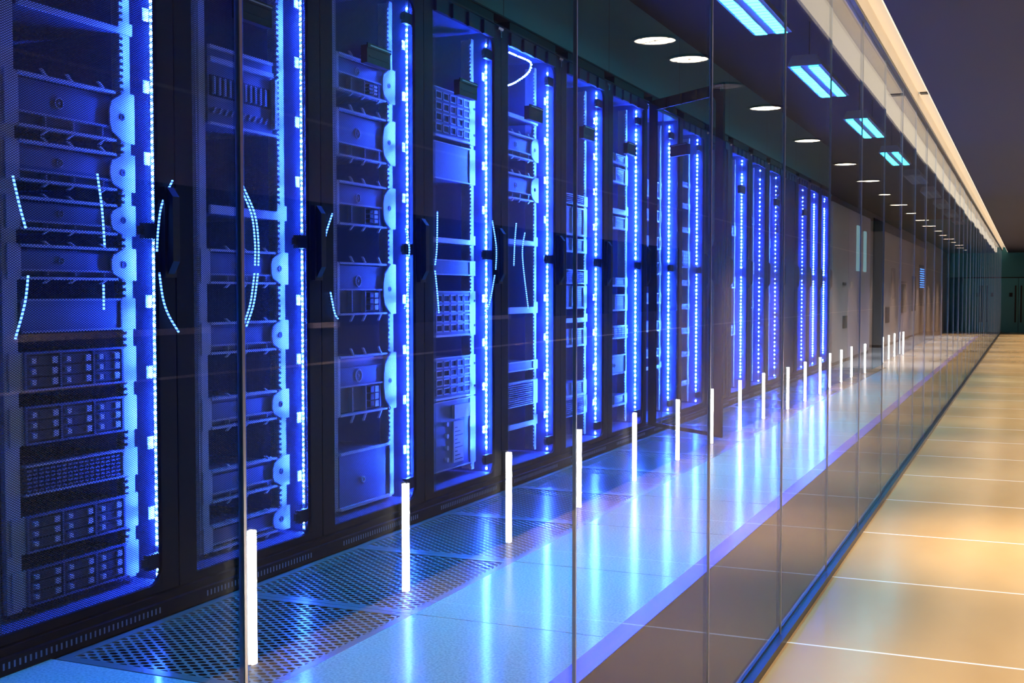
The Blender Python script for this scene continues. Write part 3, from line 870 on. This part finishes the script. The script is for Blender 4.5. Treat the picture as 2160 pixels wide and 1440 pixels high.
# round downlights in the hall ceiling
def downlight(y, x, lit, label):
    t = thing('downlight', label, 'downlight', (x, y, HALL_C), 'round downlights in the hall ceiling')
    obj('rim', MB().ring((0, 0), 0.080, 0.096, 2, -0.008, 0.0, 32).mesh('rim', M['track']), t)
    obj('diffuser', MB().cyl((0, 0), 0.080, 2, -0.005, -0.001, 32).mesh('diffuser', M['down'] if lit else M['down_off']), t)
    cr = MB().box(-0.078, 0.078, -0.0025, 0.0025, -0.007, -0.0052).box(-0.0025, 0.0025, -0.078, 0.078, -0.007, -0.0052)
    if lit:
        sp = bpy.data.lights.new('downlight_beam', 'SPOT')
        sp.energy = SPOT_POWER; sp.color = (1.0, 0.84, 0.66); sp.spot_size = R(70); sp.spot_blend = 1.0; sp.shadow_soft_size = 0.07
        so = bpy.data.objects.new('downlight_beam', sp); C.objects.link(so)
        so.parent = t; so.location = (0, 0, -0.02)
    c = obj('cross_bar', cr.mesh('cross_bar', M['hall_wall']), t); c.rotation_euler = (0, 0, 0.5)
dl = [(1.6, 0.14, 1), (3.2, 0.14, 1), (4.81, 0.153, 1), (5.25, 0.125, 1), (6.01, 0.139, 0), (6.80, 0.09, 1), (8.35, 0.139, 1), (9.99, 0.09, 1), (11.55, 0.11, 1)]
dl += [(13.2 + 1.6 * i, 0.14, 1) for i in range(12)]
nl = 0
for i, (y, x, lit) in enumerate(dl):
    downlight(y, x, lit, ('warm round downlight mirrored in the glass, %s lit one from the camera' % ORD[nl]) if lit else 'unlit grey round downlight in the hall ceiling among lit ones')
    nl += lit
# troffers hanging under the server-room ceiling
def troffer(y, lit, label, shielded=False):
    t = thing('ceiling_light', label, 'ceiling light', (-1.47, y, 2.60), 'twin-tube ceiling lights over the server aisle')
    L, W = 1.40, 0.105
    hb = MB()
    a = [(-W - 0.012, 0.0), (W + 0.012, 0.0), (W - 0.02, 0.075), (-W + 0.02, 0.075)]
    hb.prism(a, 1, -0.012, L + 0.012)
    obj('housing', hb.mesh('housing', M['troffer_body'] if lit else M['troffer_dim']), t)
    for s in (-1, 1):
        c = s * 0.062
        d = obj('diffuser', MB().box(c - 0.034, c + 0.034, 0.02, L - 0.02, -0.006, -0.001).mesh('diffuser', M['troffer_shielded'] if shielded else M['troffer'] if lit else M['troffer_dim']), t)
        lv = MB()
        n = 18
        for i in range(n + 1):
            yy_ = 0.02 + (L - 0.04) * i / n
            lv.box(c - 0.034, c + 0.034, yy_ - 0.003, yy_ + 0.003, -0.010, -0.0062)
        lv.box(c - 0.040, c - 0.034, 0.012, L - 0.012, -0.008, -0.001).box(c + 0.034, c + 0.040, 0.012, L - 0.012, -0.008, -0.001)
        obj('louvre', lv.mesh('louvre', M['chrome']), t)
    if True:                                 # parabolic louvre: its light goes down in a narrow fan
        al = bpy.data.lights.new('louvre_beam', 'AREA')
        al.shape = 'RECTANGLE'; al.size = 0.16; al.size_y = L - 0.05; al.energy = LOUVRE_POWER
        al.color = (0.01, 0.52, 1.0) if lit else (0.80, 0.86, 1.0); al.spread = R(72)
        if not lit: al.energy = LOUVRE_POWER * 1.5
        ao = bpy.data.objects.new('louvre_beam', al); C.objects.link(ao)
        ao.parent = t; ao.location = (0, L / 2, -0.024)
    rod = MB().box(-0.004, 0.004, 0.2, 0.208, 0.075, ROOM_C - 2.60).box(-0.004, 0.004, L - 0.208, L - 0.2, 0.075, ROOM_C - 2.60)
    obj('hanger_rod', rod.mesh('hanger_rod', M['black']), t)
for i, y in enumerate((0.48, 3.25, 6.02, 8.56, 11.32, 14.15)):
    troffer(y, True, ('glowing cyan twin-tube ceiling light over the server aisle, %s from the top of the photo' % ORD[i - 2]) if i > 1 else 'cyan twin-tube ceiling light above the %s server racks, past the photo\'s top edge' % ('leftmost' if i == 0 else 'second and third'), i < 2)
for i, y in enumerate((16.95, 19.75, 22.5, 25.3, 28.1)):
    troffer(y, False, 'dim twin-tube ceiling light far down the server aisle, %s of the dim ones' % ORD[i])
